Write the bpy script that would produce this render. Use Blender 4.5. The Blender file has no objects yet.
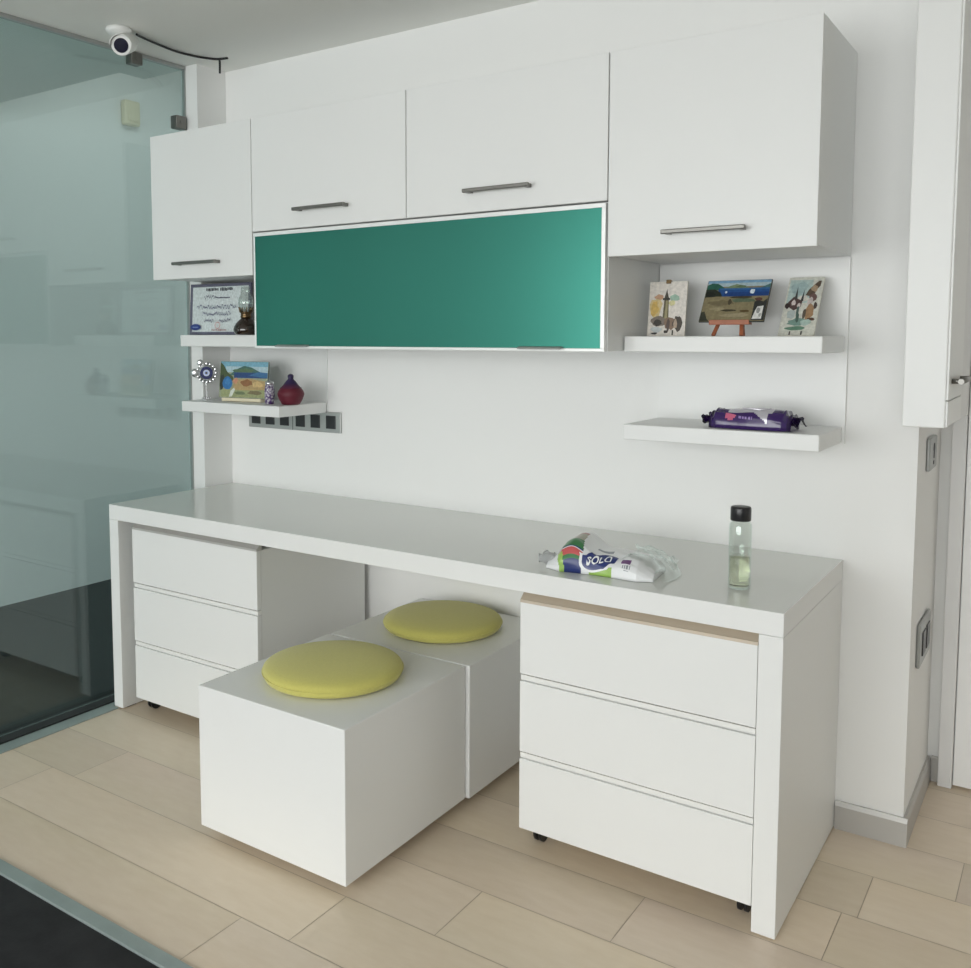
import bpy, bmesh, math, random
from mathutils import Vector, Matrix
random.seed(7)
sc = bpy.context.scene
COL = sc.collection
PI = math.pi

# ------------------------------------------------------------------ materials
def lin(c):
    return tuple((v/255/12.92 if v/255 <= .04045 else ((v/255+.055)/1.055)**2.4) for v in c)

def mat(name, rgb, rough=.5, metal=0., spec=.5, srgb=True, bump=0., bscale=60., bstretch=(1,1,1), var=0., vscale=8., vstretch=(1,1,1), coat=0., sheen=0.):
    m = bpy.data.materials.new(name); m.use_nodes = True
    nt = m.node_tree; b = nt.nodes['Principled BSDF']
    c = lin(rgb) if srgb else rgb
    b.inputs['Base Color'].default_value = (*c, 1)
    b.inputs['Roughness'].default_value = rough
    b.inputs['Metallic'].default_value = metal
    b.inputs['Specular IOR Level'].default_value = spec
    b.inputs['Coat Weight'].default_value = coat
    b.inputs['Coat Roughness'].default_value = .08
    if sheen: b.inputs['Sheen Weight'].default_value = sheen
    if bump or var:
        tc = nt.nodes.new('ShaderNodeTexCoord')
        if var:
            mp = nt.nodes.new('ShaderNodeMapping'); mp.inputs['Scale'].default_value = vstretch
            n = nt.nodes.new('ShaderNodeTexNoise'); n.inputs['Scale'].default_value = vscale; n.inputs['Detail'].default_value = 4
            r = nt.nodes.new('ShaderNodeValToRGB')
            r.color_ramp.elements[0].position = .3; r.color_ramp.elements[1].position = .7
            r.color_ramp.elements[0].color = (*[v*(1-var) for v in c], 1)
            r.color_ramp.elements[1].color = (*[min(1, v*(1+var)) for v in c], 1)
            nt.links.new(tc.outputs['Object'], mp.inputs['Vector']); nt.links.new(mp.outputs['Vector'], n.inputs['Vector'])
            nt.links.new(n.outputs['Fac'], r.inputs['Fac']); nt.links.new(r.outputs['Color'], b.inputs['Base Color'])
        if bump:
            mp = nt.nodes.new('ShaderNodeMapping'); mp.inputs['Scale'].default_value = bstretch
            n = nt.nodes.new('ShaderNodeTexNoise'); n.inputs['Scale'].default_value = bscale; n.inputs['Detail'].default_value = 5
            bp = nt.nodes.new('ShaderNodeBump'); bp.inputs['Strength'].default_value = bump; bp.inputs['Distance'].default_value = .002
            nt.links.new(tc.outputs['Object'], mp.inputs['Vector']); nt.links.new(mp.outputs['Vector'], n.inputs['Vector'])
            nt.links.new(n.outputs['Fac'], bp.inputs['Height']); nt.links.new(bp.outputs['Normal'], b.inputs['Normal'])
    return m

def clear_mat(name, tint, refl=1.0, rough=0.0, ior=1.5):
    """thin clear sheet: tinted see-through with a Fresnel reflection"""
    m = bpy.data.materials.new(name); m.use_nodes = True
    nt = m.node_tree; nt.nodes.clear()
    o = nt.nodes.new('ShaderNodeOutputMaterial'); mx = nt.nodes.new('ShaderNodeMixShader')
    t = nt.nodes.new('ShaderNodeBsdfTransparent'); g = nt.nodes.new('ShaderNodeBsdfGlossy'); f = nt.nodes.new('ShaderNodeFresnel')
    ml = nt.nodes.new('ShaderNodeMath'); ml.operation = 'MULTIPLY'; ml.inputs[1].default_value = refl
    t.inputs['Color'].default_value = (*tint, 1); g.inputs['Roughness'].default_value = rough
    g.inputs['Color'].default_value = (.9, .97, .95, 1)
    ge = nt.nodes.new('ShaderNodeNewGeometry'); mr = nt.nodes.new('ShaderNodeMapRange')   # same reflectance on both faces of a sheet
    mr.inputs[3].default_value = ior; mr.inputs[4].default_value = 1/ior
    nt.links.new(ge.outputs['Backfacing'], mr.inputs[0]); nt.links.new(mr.outputs[0], f.inputs['IOR'])
    nt.links.new(f.outputs[0], ml.inputs[0]); nt.links.new(ml.outputs[0], mx.inputs['Fac'])
    nt.links.new(t.outputs[0], mx.inputs[1]); nt.links.new(g.outputs[0], mx.inputs[2]); nt.links.new(mx.outputs[0], o.inputs['Surface'])
    return m

def glass_mat(name, rgb, rough=0.0, ior=1.45):
    m = bpy.data.materials.new(name); m.use_nodes = True
    b = m.node_tree.nodes['Principled BSDF']
    b.inputs['Base Color'].default_value = (*rgb, 1); b.inputs['Roughness'].default_value = rough
    b.inputs['Transmission Weight'].default_value = 1; b.inputs['IOR'].default_value = ior
    return m

M = {}
M['wall'] = mat('wall_paint', (.83,.83,.82), .75, spec=.25, srgb=False, bump=.12, bscale=220)
M['hall'] = mat('hall_wall_paint', (.80,.80,.78), .8, spec=.2, srgb=False, bump=.1, bscale=180)
M['ceil'] = mat('ceiling_paint', (.82,.82,.79), .85, spec=.2, srgb=False, bump=.1, bscale=160)
M['lacq'] = mat('white_lacquer', (.80,.805,.795), .38, srgb=False, bump=.10, bscale=14, bstretch=(1,1,26))
M['lacq_edge'] = mat('white_lacquer_edge', (.82,.82,.80), .4, srgb=False, bump=.05, bscale=60)
M['top'] = mat('desktop_lacquer', (.72,.73,.70), .16, srgb=False, bump=.03, bscale=30, spec=.5)
M['metal'] = mat('brushed_nickel', (.22,.215,.20), .38, metal=1, srgb=False, bump=.1, bscale=40, bstretch=(1,40,40))
M['bronze'] = mat('satin_bronze', (.60,.52,.42), .45, metal=.5, srgb=False, bump=.05, bscale=30)
M['alu'] = mat('anodised_aluminium', (.72,.75,.74), .35, metal=.6, srgb=False, bump=.04, bscale=50)
M['white_alu'] = mat('white_aluminium', (.86,.87,.86), .3, metal=.2, srgb=False, bump=.02)
M['green'] = mat('green_back_painted_glass', (.042,.21,.166), .33, metal=.85, srgb=False, spec=.5, bump=.01, bscale=20)
M['black'] = mat('black_rubber', (.012,.012,.013), .5, srgb=False, bump=.05)
M['blackp'] = mat('black_plastic', (.015,.015,.017), .3, srgb=False, bump=.02)
M['skirt'] = mat('skirting_metal', (.50,.49,.47), .45, metal=.35, srgb=False, bump=.08, bscale=30, bstretch=(1,1,20))
M['strip'] = mat('threshold_metal', (.34,.40,.39), .45, metal=.4, srgb=False, bump=.08, bscale=20, var=.1)
M['dark_floor'] = mat('dark_floor_tiles', (.020,.020,.022), .6, spec=.25, srgb=False, bump=.2, bscale=120, var=.3, vscale=14)
M['door'] = mat('door_lacquer', (.88,.88,.88), .45, srgb=False, bump=.05, bscale=20, bstretch=(20,20,1))
M['frame'] = mat('door_frame_paint', (.76,.76,.76), .5, srgb=False, bump=.04)
M['cush'] = mat('yellow_felt', (.57,.53,.15), .95, srgb=False, spec=.1, bump=.4, bscale=420, var=.03, vscale=160, sheen=.3)
M['plate'] = mat('grey_switch_plate', (.40,.41,.40), .35, metal=.5, srgb=False, bump=.03)
M['pane'] = clear_mat('teal_tinted_glass', (.81,.908,.908), refl=1.2, ior=1.5)
M['pane_edge'] = mat('glass_edge', (.25,.36,.34), .2, srgb=False, bump=.02)
M['film'] = clear_mat('clear_film', (.90,.91,.90), refl=1.6, rough=.12, ior=1.5)
M['bottle'] = clear_mat('clear_bottle', (.93,.945,.93), refl=1.6, rough=.03, ior=1.5)
M['chimney'] = clear_mat('clear_lamp_glass', (.93,.94,.93), refl=1.5, rough=.02, ior=1.5)
M['liquid'] = glass_mat('pale_yellow_liquid', (.93,.93,.78), .0, 1.33)
M['cam_white'] = mat('camera_white_plastic', (.80,.80,.78), .35, srgb=False, bump=.02)
M['lens'] = mat('camera_lens', (.012,.012,.03), .08, srgb=False, bump=.01, coat=1)
M['sensor'] = mat('sensor_plastic', (.78,.70,.52), .5, srgb=False, bump=.03)
M['brown_glass'] = mat('brown_glass', (.022,.011,.007), .06, srgb=False, coat=1, bump=.02)
M['brass'] = mat('aged_brass', (.22,.15,.08), .35, metal=1, srgb=False, bump=.1)
M['silver'] = mat('silver_metal', (.75,.75,.76), .28, metal=1, srgb=False, bump=.3, bscale=140)
M['wood_red'] = mat('red_brown_wood', (.36,.12,.055), .5, srgb=False, bump=.1, bscale=30, var=.15, vscale=30)
M['purple'] = mat('purple_film', (.035,.011,.105), .22, srgb=False, bump=.2, bscale=60, coat=.4)
M['unit_side'] = M['lacq']

def grad_pot():
    m = mat('pot_glaze', (.25,.01,.03), .55, srgb=False, bump=.05)
    nt = m.node_tree; b = nt.nodes['Principled BSDF']
    tc = nt.nodes.new('ShaderNodeTexCoord'); sx = nt.nodes.new('ShaderNodeSeparateXYZ'); r = nt.nodes.new('ShaderNodeValToRGB')
    e = r.color_ramp.elements
    e[0].position = .50; e[0].color = (.115,.007,.020,1); e[1].position = .70; e[1].color = (.020,.009,.060,1)
    nt.links.new(tc.outputs['Generated'], sx.inputs[0]); nt.links.new(sx.outputs['Z'], r.inputs['Fac']); nt.links.new(r.outputs['Color'], b.inputs['Base Color'])
    return m
M['pot'] = grad_pot()

def floor_mat():
    m = bpy.data.materials.new('beige_laminate'); m.use_nodes = True
    nt = m.node_tree; b = nt.nodes['Principled BSDF']
    tc = nt.nodes.new('ShaderNodeTexCoord'); mp = nt.nodes.new('ShaderNodeMapping'); mp.inputs['Scale'].default_value = (2.2, 8, 1)
    n = nt.nodes.new('ShaderNodeTexNoise'); n.inputs['Scale'].default_value = 5; n.inputs['Detail'].default_value = 7; n.inputs['Roughness'].default_value = .6
    r = nt.nodes.new('ShaderNodeValToRGB'); e = r.color_ramp.elements
    e[0].position = .3; e[0].color = (.735,.625,.485,1); e[1].position = .72; e[1].color = (.785,.68,.545,1)
    at = nt.nodes.new('ShaderNodeVertexColor'); at.layer_name = 'tone'
    mx = nt.nodes.new('ShaderNodeMix'); mx.data_type = 'RGBA'; mx.blend_type = 'MULTIPLY'; mx.inputs[0].default_value = 1
    n2 = nt.nodes.new('ShaderNodeTexNoise'); n2.inputs['Scale'].default_value = 2.5; n2.inputs['Detail'].default_value = 3
    r2 = nt.nodes.new('ShaderNodeMapRange'); r2.inputs[3].default_value = .30; r2.inputs[4].default_value = .46
    nt.links.new(tc.outputs['Object'], mp.inputs['Vector']); nt.links.new(mp.outputs['Vector'], n.inputs['Vector'])
    nt.links.new(n.outputs['Fac'], r.inputs['Fac']); nt.links.new(r.outputs['Color'], mx.inputs[6]); nt.links.new(at.outputs['Color'], mx.inputs[7])
    nt.links.new(mx.outputs[2], b.inputs['Base Color'])
    nt.links.new(tc.outputs['Object'], n2.inputs['Vector']); nt.links.new(n2.outputs['Fac'], r2.inputs[0]); nt.links.new(r2.outputs[0], b.inputs['Roughness'])
    bp = nt.nodes.new('ShaderNodeBump'); bp.inputs['Strength'].default_value = .06; bp.inputs['Distance'].default_value = .002
    nt.links.new(n.outputs['Fac'], bp.inputs['Height']); nt.links.new(bp.outputs['Normal'], b.inputs['Normal'])
    return m
M['floor'] = floor_mat()
M['seam'] = mat('laminate_joint', (.44,.365,.28), .7, srgb=False, bump=.05)

PAL = {}
def paint(r, g, b, rough=.5):
    k = (r, g, b, rough)
    if k not in PAL: PAL[k] = mat('pigment_%d_%d_%d' % (r, g, b), (r, g, b), rough, bump=.06, bscale=90, var=.16, vscale=110)
    return PAL[k]

# ------------------------------------------------------------------ mesh helpers
def box(bm, x0, x1, y0, y1, z0, z1, bev=0., seg=2):
    ret = bmesh.ops.create_cube(bm, size=1)
    vs = ret['verts']
    for v in vs:
        v.co = Vector(((x0+x1)/2 + v.co.x*(x1-x0), (y0+y1)/2 + v.co.y*(y1-y0), (z0+z1)/2 + v.co.z*(z1-z0)))
    if bev:
        es = list({e for v in vs for e in v.link_edges})
        bmesh.ops.bevel(bm, geom=es, offset=bev, segments=seg, affect='EDGES', profile=.5)
    return bm
def B(*a, **k): return box(bmesh.new(), *a, **k)

def lathe(bm, prof, n=40, cx=0, cy=0, cz=0, mi=0):
    rings = []
    for r, z in prof:
        if r < 1e-6: rings.append([bm.verts.new((cx, cy, cz+z))])
        else: rings.append([bm.verts.new((cx+r*math.cos(2*PI*i/n), cy+r*math.sin(2*PI*i/n), cz+z)) for i in range(n)])
    for a, b in zip(rings, rings[1:]):
        for i in range(n):
            j = (i+1) % n
            if len(a) == 1 and len(b) == 1: continue
            if len(a) == 1: f = bm.faces.new((a[0], b[j], b[i]))
            elif len(b) == 1: f = bm.faces.new((a[i], a[j], b[0]))
            else: f = bm.faces.new((a[i], a[j], b[j], b[i]))
            f.material_index = mi; f.smooth = True
    return bm

def tube(bm, pts, r, n=10, cap=True):
    pts = [Vector(p) for p in pts]; rings = []
    ref = Vector((0, 0, 1))
    for i, p in enumerate(pts):
        d = (pts[min(i+1, len(pts)-1)] - pts[max(i-1, 0)]).normalized()
        u = d.cross(ref)
        if u.length < 1e-3: u = d.cross(Vector((1, 0, 0)))
        u.normalize(); w = d.cross(u)
        rr = r[i] if isinstance(r, (list, tuple)) else r
        rings.append([bm.verts.new(p + u*rr*math.cos(2*PI*k/n) + w*rr*math.sin(2*PI*k/n)) for k in range(n)])
    for a, b in zip(rings, rings[1:]):
        for k in range(n):
            f = bm.faces.new((a[k], a[(k+1) % n], b[(k+1) % n], b[k])); f.smooth = True
    if cap:
        bm.faces.new(rings[0][::-1]); bm.faces.new(rings[-1])
    return bm

def prism(bm, pts2, axis, a0, a1):
    """extrude a closed 2-D outline along an axis ('x': pts are (y,z); 'y': (x,z); 'z': (x,y))"""
    def P(p, a):
        return {'x': (a, p[0], p[1]), 'y': (p[0], a, p[1]), 'z': (p[0], p[1], a)}[axis]
    A = [bm.verts.new(P(p, a0)) for p in pts2]; Bv = [bm.verts.new(P(p, a1)) for p in pts2]
    n = len(pts2)
    for i in range(n): bm.faces.new((A[i], A[(i+1) % n], Bv[(i+1) % n], Bv[i]))
    bm.faces.new(A[::-1]); bm.faces.new(Bv)
    return bm

BASE = {}
def thing(name, label, cat, loc=(0,0,0), rot=(0,0,0), group=None):
    o = bpy.data.objects.new(name, None); COL.objects.link(o)
    o.location = loc; o.rotation_euler = rot; o.empty_display_size = .05
    o['label'] = label; o['category'] = cat
    if group: o['group'] = group
    BASE[o.name] = Vector(loc)
    return o

def obj(name, bm, m, parent=None, local=False, label=None, smooth=False, base=None):
    """link bm as one mesh object; world-space shapes are moved into the frame of their thing"""
    me = bpy.data.meshes.new(name)
    off = Vector((0,0,0))
    if parent is not None and not local: off = BASE[parent.name]
    if base is not None: off = Vector(base)
    if off.length: bmesh.ops.translate(bm, verts=bm.verts, vec=-off)
    bmesh.ops.recalc_face_normals(bm, faces=bm.faces)
    if smooth:
        for f in bm.faces: f.smooth = True
    bm.to_mesh(me); bm.free()
    for x in (m if isinstance(m, (list, tuple)) else [m]): me.materials.append(x)
    o = bpy.data.objects.new(name, me); COL.objects.link(o)
    if parent is not None:
        o.parent = parent; BASE[o.name] = BASE[parent.name]
    elif base is not None: o.location = base; BASE[o.name] = Vector(base)
    else: BASE[o.name] = Vector((0,0,0))
    if label: o['label'] = label
    return o

def solo(name, bm, m, label, cat, base, group=None, smooth=False):
    o = obj(name, bm, m, base=base, smooth=smooth)
    o['label'] = label; o['category'] = cat
    if group: o['group'] = group
    return o

def struct(name, bm, m, parent=None):
    o = obj(name, bm, m, parent)
    if parent is None: o['kind'] = 'structure'
    return o

# ------------------------------------------------------------------ the room
CZ = 2.40
X0, X1, Y0 = -1.545, 6.0, -5.60
FY = -1.41                      # where the beige floor meets the threshold strip
# beige laminate: rows run along x, each row with its own joints
bm = bmesh.new()
cl = bm.loops.layers.color.new('tone')
rows = [-1.41, -1.2225, -1.0205, -.8145, -.610, -.404, -.2025, -.003, .20, .40, .60]
joints = {0: 1.303, 1: 1.452, 2: .355, 3: 1.711, 4: .90, 5: 2.047, 6: 1.62, 7: 2.665, 8: 1.2, 9: 2.1}
joints = {0: [1.303], 1: [1.452, .25, 2.66], 2: [.355, 1.711, 2.95], 3: [.9, 2.047, 3.25], 4: [1.25, 2.45], 5: [.7, 2.484, 3.6], 6: [.2, 1.42, 2.665], 7: [1, 2.2, 3.4], 8: [.5, 1.7, 2.9], 9: [1.1, 2.3]}
g = .0008
for i in range(10):
    xs = [-.03] + sorted(joints[i]) + [X1]
    for a, b in zip(xs, xs[1:]):
        if b - a < .01: continue
        y0, y1 = rows[i]+g, rows[i+1]-g
        f = bm.faces.new([bm.verts.new(p) for p in ((a+g, y0, 0), (b-g, y0, 0), (b-g, y1, 0), (a+g, y1, 0))])
        t = random.uniform(.93, 1.0)
        for l in f.loops: l[cl] = (t, t*random.uniform(.985, 1), t*random.uniform(.97, 1), 1)
box(bm, -.03, X1, FY, .6, -.08, -.0015)
for f in bm.faces:
    if min(v.co.z for v in f.verts) < -.001: f.material_index = 1
struct('floor', bm, [M['floor'], M['seam']])
bm = bmesh.new(); box(bm, X0, -.03, Y0, 1.2, -.08, 0); box(bm, -.03, X1, Y0, -1.447, -.08, 0)
struct('floor_hall', bm, M['dark_floor'])
struct('trim_1', B(-.03, X1, -1.447, -1.41, -.08, .006, bev=.002), M['strip'])
# ceiling (stops short of the higher space in the corridor)
bm = bmesh.new()
box(bm, -.35, X1, Y0, -.12, CZ, CZ+.7); box(bm, -.10, X1, -.12, .6, CZ, CZ+.7); box(bm, X0-.1, -.35, Y0, -.24, CZ, CZ+.7)
struct('ceiling', bm, M['ceil'])
struct('ceiling_corridor', B(X0-.1, -.04, -.24, 1.3, 3.0, 3.1), M['ceil'])
# walls
bm = bmesh.new(); box(bm, -.004, 2.52, 0, .46, 0, CZ)
struct('wall_back', bm, M['wall'])
struct('wall_column', B(-.095, -.0045, -.147, .46, 0, CZ), M['wall'])
struct('wall_left', B(X0-.1, X0, Y0, 1.3, 0, 3.0), M['wall'])
struct('wall_corridor', B(X0, -.05, 1.2, 1.3, 0, 3.0), M['wall'])
struct('wall_inner', B(-.095, -.05, .46, 1.2, 0, 3.0), M['wall'])
struct('wall_door', B(2.52, X1, .46, .6, 0, CZ), M['wall'])
struct('wall_right', B(X1, X1+.1, Y0, .6, 0, CZ), M['hall'])
WX0, WX1, WZ0, WZ1 = -.55, 4.15, .35, 2.30
bm = bmesh.new()
box(bm, X0, WX0, Y0-.15, Y0, 0, CZ); box(bm, WX1, X1, Y0-.15, Y0, 0, CZ)
box(bm, WX0, WX1, Y0-.15, Y0, 0, WZ0); box(bm, WX0, WX1, Y0-.15, Y0, WZ1, CZ)
struct('wall_front', bm, M['hall'])
bm = bmesh.new()
for a, b, c, d in ((WX0, WX0+.05, WZ0, WZ1), (WX1-.05, WX1, WZ0, WZ1), (WX0, WX1, WZ0, WZ0+.05), (WX0, WX1, WZ1-.05, WZ1), (1.00, 1.05, WZ0, WZ1), (2.57, 2.62, WZ0, WZ1)):
    box(bm, a, b, Y0-.1, Y0-.05, c, d)
w = struct('window_1', bm, M['white_alu'])
# skirting: a metal profile with a sloped top edge, along the wall end and round the corner
prof = [(0, 0), (-.011, 0), (-.011, .066), (-.006, .078), (0, .078)]
bm = bmesh.new(); prism(bm, [(p[0], p[1]) for p in prof], 'x', 2.352, 2.531)
struct('baseboard_back', bm, M['skirt'])
bm = bmesh.new(); prism(bm, [(2.52-p[0], p[1]) for p in prof], 'y', 0.0, .449)
struct('baseboard_side', bm, M['skirt'])
struct('baseboard_door', B(2.531, 2.552, .449, .46, 0, .078, bev=.002), M['skirt'])
# door in the recess
d = struct('door_1', B(2.592, 3.42, .44, .459, .008, 2.05, bev=.002), M['door'])
bm = bmesh.new(); box(bm, 2.552, 2.590, .425, .46, 0, 2.10, bev=.003); box(bm, 3.422, 3.46, .425, .46, 0, 2.10, bev=.003); box(bm, 2.590, 3.422, .425, .46, 2.053, 2.10, bev=.003)
struct('door_frame', bm, M['frame'], d)
bm = bmesh.new(); tube(bm, [(3.33, .44, 1.0), (3.33, .39, 1.0)], .009); tube(bm, [(3.335, .392, 1.0), (3.21, .392, 1.0)], .009)
struct('door_handle', bm, M['metal'], d)

# ------------------------------------------------------------------ glass partition
gp = thing('glass_partition', 'tall teal-tinted frameless glass partition standing beside the desk', 'partition', (-.076, -.8, 0))
obj('glass_pane', B(-.081, -.071, -1.43, -.152, .012, CZ-.012), M['pane'], gp)
bm = bmesh.new(); box(bm, -.083, -.069, -.1525, -.1475, .01, CZ-.002); box(bm, -.086, -.066, -1.43, -.15, CZ-.014, CZ-.001)
obj('edge_seal', bm, M['plate'], gp, label='grey sealing strip')
bm = bmesh.new()
box(bm, -.03, .028, -1.41, -.608, 0, .005, bev=.0015); box(bm, -.03, -.003, -.608, -.15, 0, .005, bev=.0015)
obj('floor_channel', bm, M['strip'], gp, label='grey metal floor strip')
obj('channel_gasket', B(-.098, -.031, -1.43, -.15, 0, .010), M['black'], gp, label='black rubber gasket')
for (y0, y1, z0, z1) in ((-.408, -.358, CZ-.047, CZ-.005), (-.205, -.157, 2.155, 2.205)):
    bm = bmesh.new(); box(bm, -.095, -.057, y0, y1, z0, z1, bev=.004)
    c = obj('clamp', bm, M['metal'], gp, label='grey metal glass clamp')
    bm = bmesh.new(); cy, cz = (y0+y1)/2, (z0+z1)/2
    tube(bm, [(-.058, cy, cz), (-.054, cy, cz)], .008, 14)
    obj('screw', bm, M['metal'], c)

sb = thing('motion_sensor', 'small beige motion sensor box high up behind the glass', 'sensor', (X0, .72, 2.51))
bm = bmesh.new(); box(bm, X0, X0+.045, .668, .770, 2.508, 2.642, bev=.012, seg=3)
obj('housing', bm, M['sensor'], sb)
bm = bmesh.new(); box(bm, X0+.044, X0+.049, .69, .75, 2.53, 2.575, bev=.002)
obj('lens_window', bm, M['sensor'], sb)

# ------------------------------------------------------------------ desk
D, W = .604, 2.350
dk = thing('desk', 'long glossy white desk along the wall with slab ends', 'desk', (W/2, -D/2, 0))
bm = B(0, W, -D, -.002, .6962, .75, bev=.0016)
for f in bm.faces:
    if f.calc_center_median().z > .7499: f.material_index = 1
obj('tabletop', bm, [M['lacq'], M['top']], dk)
obj('side_panel', B(0, .0485, -D, -.002, .004, .6956, bev=.0016), M['lacq'], dk)
obj('side_panel', B(W-.0535, W, -D, -.002, .004, .6956, bev=.0016), M['lacq'], dk)
for x in (.024, W-.027):
    for y in (-.56, -.05): obj('glide', B(x-.018, x+.018, y-.02, y+.02, 0, .005), M['blackp'], dk)

def drawer_unit(x0, x1, yf, z0, z1, label, beige=True, back=.080, side=.024):
    u = thing('drawer_unit', label, 'drawer unit', ((x0+x1)/2, (yf-.03)/2, 0), group='drawer units under the desk')
    yb = -.035
    bm = bmesh.new(); th = .018
    box(bm, x0+.002, x0+th, yf+.020, yb, z0, z1, bev=.001); box(bm, x1-th, x1-.002, yf+.020, yb, z0, z1, bev=.001)
    box(bm, x0+th, x1-th, yf+.03, yb, z0, z0+th); box(bm, x0+th, x1-th, yf+.03, yb, z1-th, z1); box(bm, x0+th, x1-th, yb-.01, yb, z0+th, z1-th)
    obj('carcass', bm, M['lacq'], u)
    H = (z1-z0); gap = .0195; fh = (H-2*gap)/3
    for k in range(3):
        a = z0 + k*(fh+gap); b = a+fh
        fr = obj('drawer', B(x0, x1, yf, yf+.018, a, b, bev=.0012), M['lacq'], u)
        bm = bmesh.new()
        if k < 2:   # white J-profile filling the gap above this front
            prism(bm, [(yf+.006, b+.0012), (yf+.0035, b+.004), (yf+.0035, b+gap-.0035), (yf+.018, b+gap-.0035), (yf+.018, b+.0012)], 'x', x0+.001, x1-.001)
            obj('grip_profile', bm, M['lacq_edge'], fr)
        else:
            prism(bm, [(yf, b), (yf, b+.0075), (yf+.003, b+.0085), (yf+.020, b+.024), (yf+.024, b+.024), (yf+.024, b)], 'x', x0, x1)
            obj('grip_profile', bm, M['bronze'] if beige else M['skirt'], fr, label='satin metal grip profile')  # grey version: shade under the desktop put into the grip colour
        bm = bmesh.new(); box(bm, x0+.03, x1-.03, yf+.02, yb-.02, a+.012, b-.03)
        obj('drawer_box', bm, M['lacq_edge'], fr)
    for x in (x0+side, x1-.036):
        for y in (yf+back, yb-.06):
            bm = bmesh.new()
            box(bm, x-.016, x+.016, y-.016, y+.016, z0-.006, z0, bev=.001)
            tube(bm, [(x-.012, y, .0245), (x-.004, y, .0245)], .0235, 18); tube(bm, [(x+.004, y, .0245), (x+.012, y, .0245)], .0235, 18)
            tube(bm, [(x-.013, y, .0245), (x+.013, y, .0245)], .006, 10); box(bm, x-.003, x+.003, y-.008, y+.016, .02, z0-.004)
            obj('caster', bm, M['blackp'], u, label='small black caster')
    return u
drawer_unit(.102, .722, -.585, .052, .668, 'white three-drawer unit on casters beside the glass partition', beige=False, back=.058, side=.030)
drawer_unit(1.694, 2.2955, -.604, .064, .669, 'white three-drawer unit on casters flush with the desk end near the door')

# ------------------------------------------------------------------ cube stools and their cushions
def cube_stool(x0, x1, y0, y1, label):
    s = thing('cube_stool', label, 'stool', ((x0+x1)/2, (y0+y1)/2, 0), group='cube stools pushed under the desk')
    bm = bmesh.new(); th = .02; z0, z1 = .03, .422
    box(bm, x0, x1, y0, y1, z0+.002, z1, bev=.0022)
    obj('body', bm, M['lacq'], s)
    obj('base_plate', B(x0+.01, x1-.01, y0+.01, y1-.01, z0-.004, z0+.002), M['lacq_edge'], s)
    for x in (x0+.07, x1-.07):
        for y in (y0+.07, y1-.07):
            bm = bmesh.new(); lathe(bm, [(0, 0), (.018, 0), (.02, .003), (.014, .012), (.014, .026), (0, .026)], 16, x, y, 0)
            obj('foot', bm, M['blackp'], s, label='black plastic foot')
    return s
cube_stool(.950, 1.4605, -1.032, -.503, 'white cube stool standing farther out from under the desk')
cube_stool(.956, 1.4715, -.497, -.012, 'white cube stool tucked under the desktop against the wall')

def cushion(cx, cy, R, h, label):
    bm = bmesh.new(); z = .4225
    pr = [(0, 0), (R*.55, 0), (R*.90, .001), (R*.965, .006), (R*.992, h*.26), (R, h*.40), (R*.988, h*.54), (R*.955, h*.66), (R*.90, h*.755), (R*.80, h*.84), (R*.65, h*.91), (R*.45, h*.965), (R*.22, h*.992), (0, h)]
    lathe(bm, pr, 72, cx, cy, z)
    rnd = random.Random(cx*100+cy*31)
    ph = [rnd.uniform(0, 6.28) for _ in range(4)]
    for v in bm.verts:
        if v.co.z > z+.01:
            a = math.atan2(v.co.y-cy, v.co.x-cx)
            v.co.z += (.0008*math.sin(2*a+ph[0]) + .0004*math.sin(3*a+ph[1]))*min(1, math.hypot(v.co.x-cx, v.co.y-cy)/R)
            k = 1+.004*math.sin(2*a+ph[2]) + .003*math.sin(7*a+ph[3])
            v.co.x = cx+(v.co.x-cx)*k; v.co.y = cy+(v.co.y-cy)*k
    c = solo('seat_cushion', bm, M['cush'], label, 'cushion', (cx, cy, z), 'round cushions on the cube stools')
    c.data.polygons.foreach_set('use_smooth', [True]*len(c.data.polygons))
    bm = bmesh.new(); n = 72
    tube(bm, [(cx+R*1.001*math.cos(2*PI*i/n), cy+R*1.001*math.sin(2*PI*i/n), z+h*.40) for i in range(n+1)], .0016, 6, cap=False)
    obj('seam_piping', bm, M['cush'], c)
cushion(1.200, -.770, .193, .0545, 'round yellow felt cushion on the stool farther out from the desk')
cushion(1.207, -.242, .190, .0500, 'round yellow felt cushion on the stool under the desktop')

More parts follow.
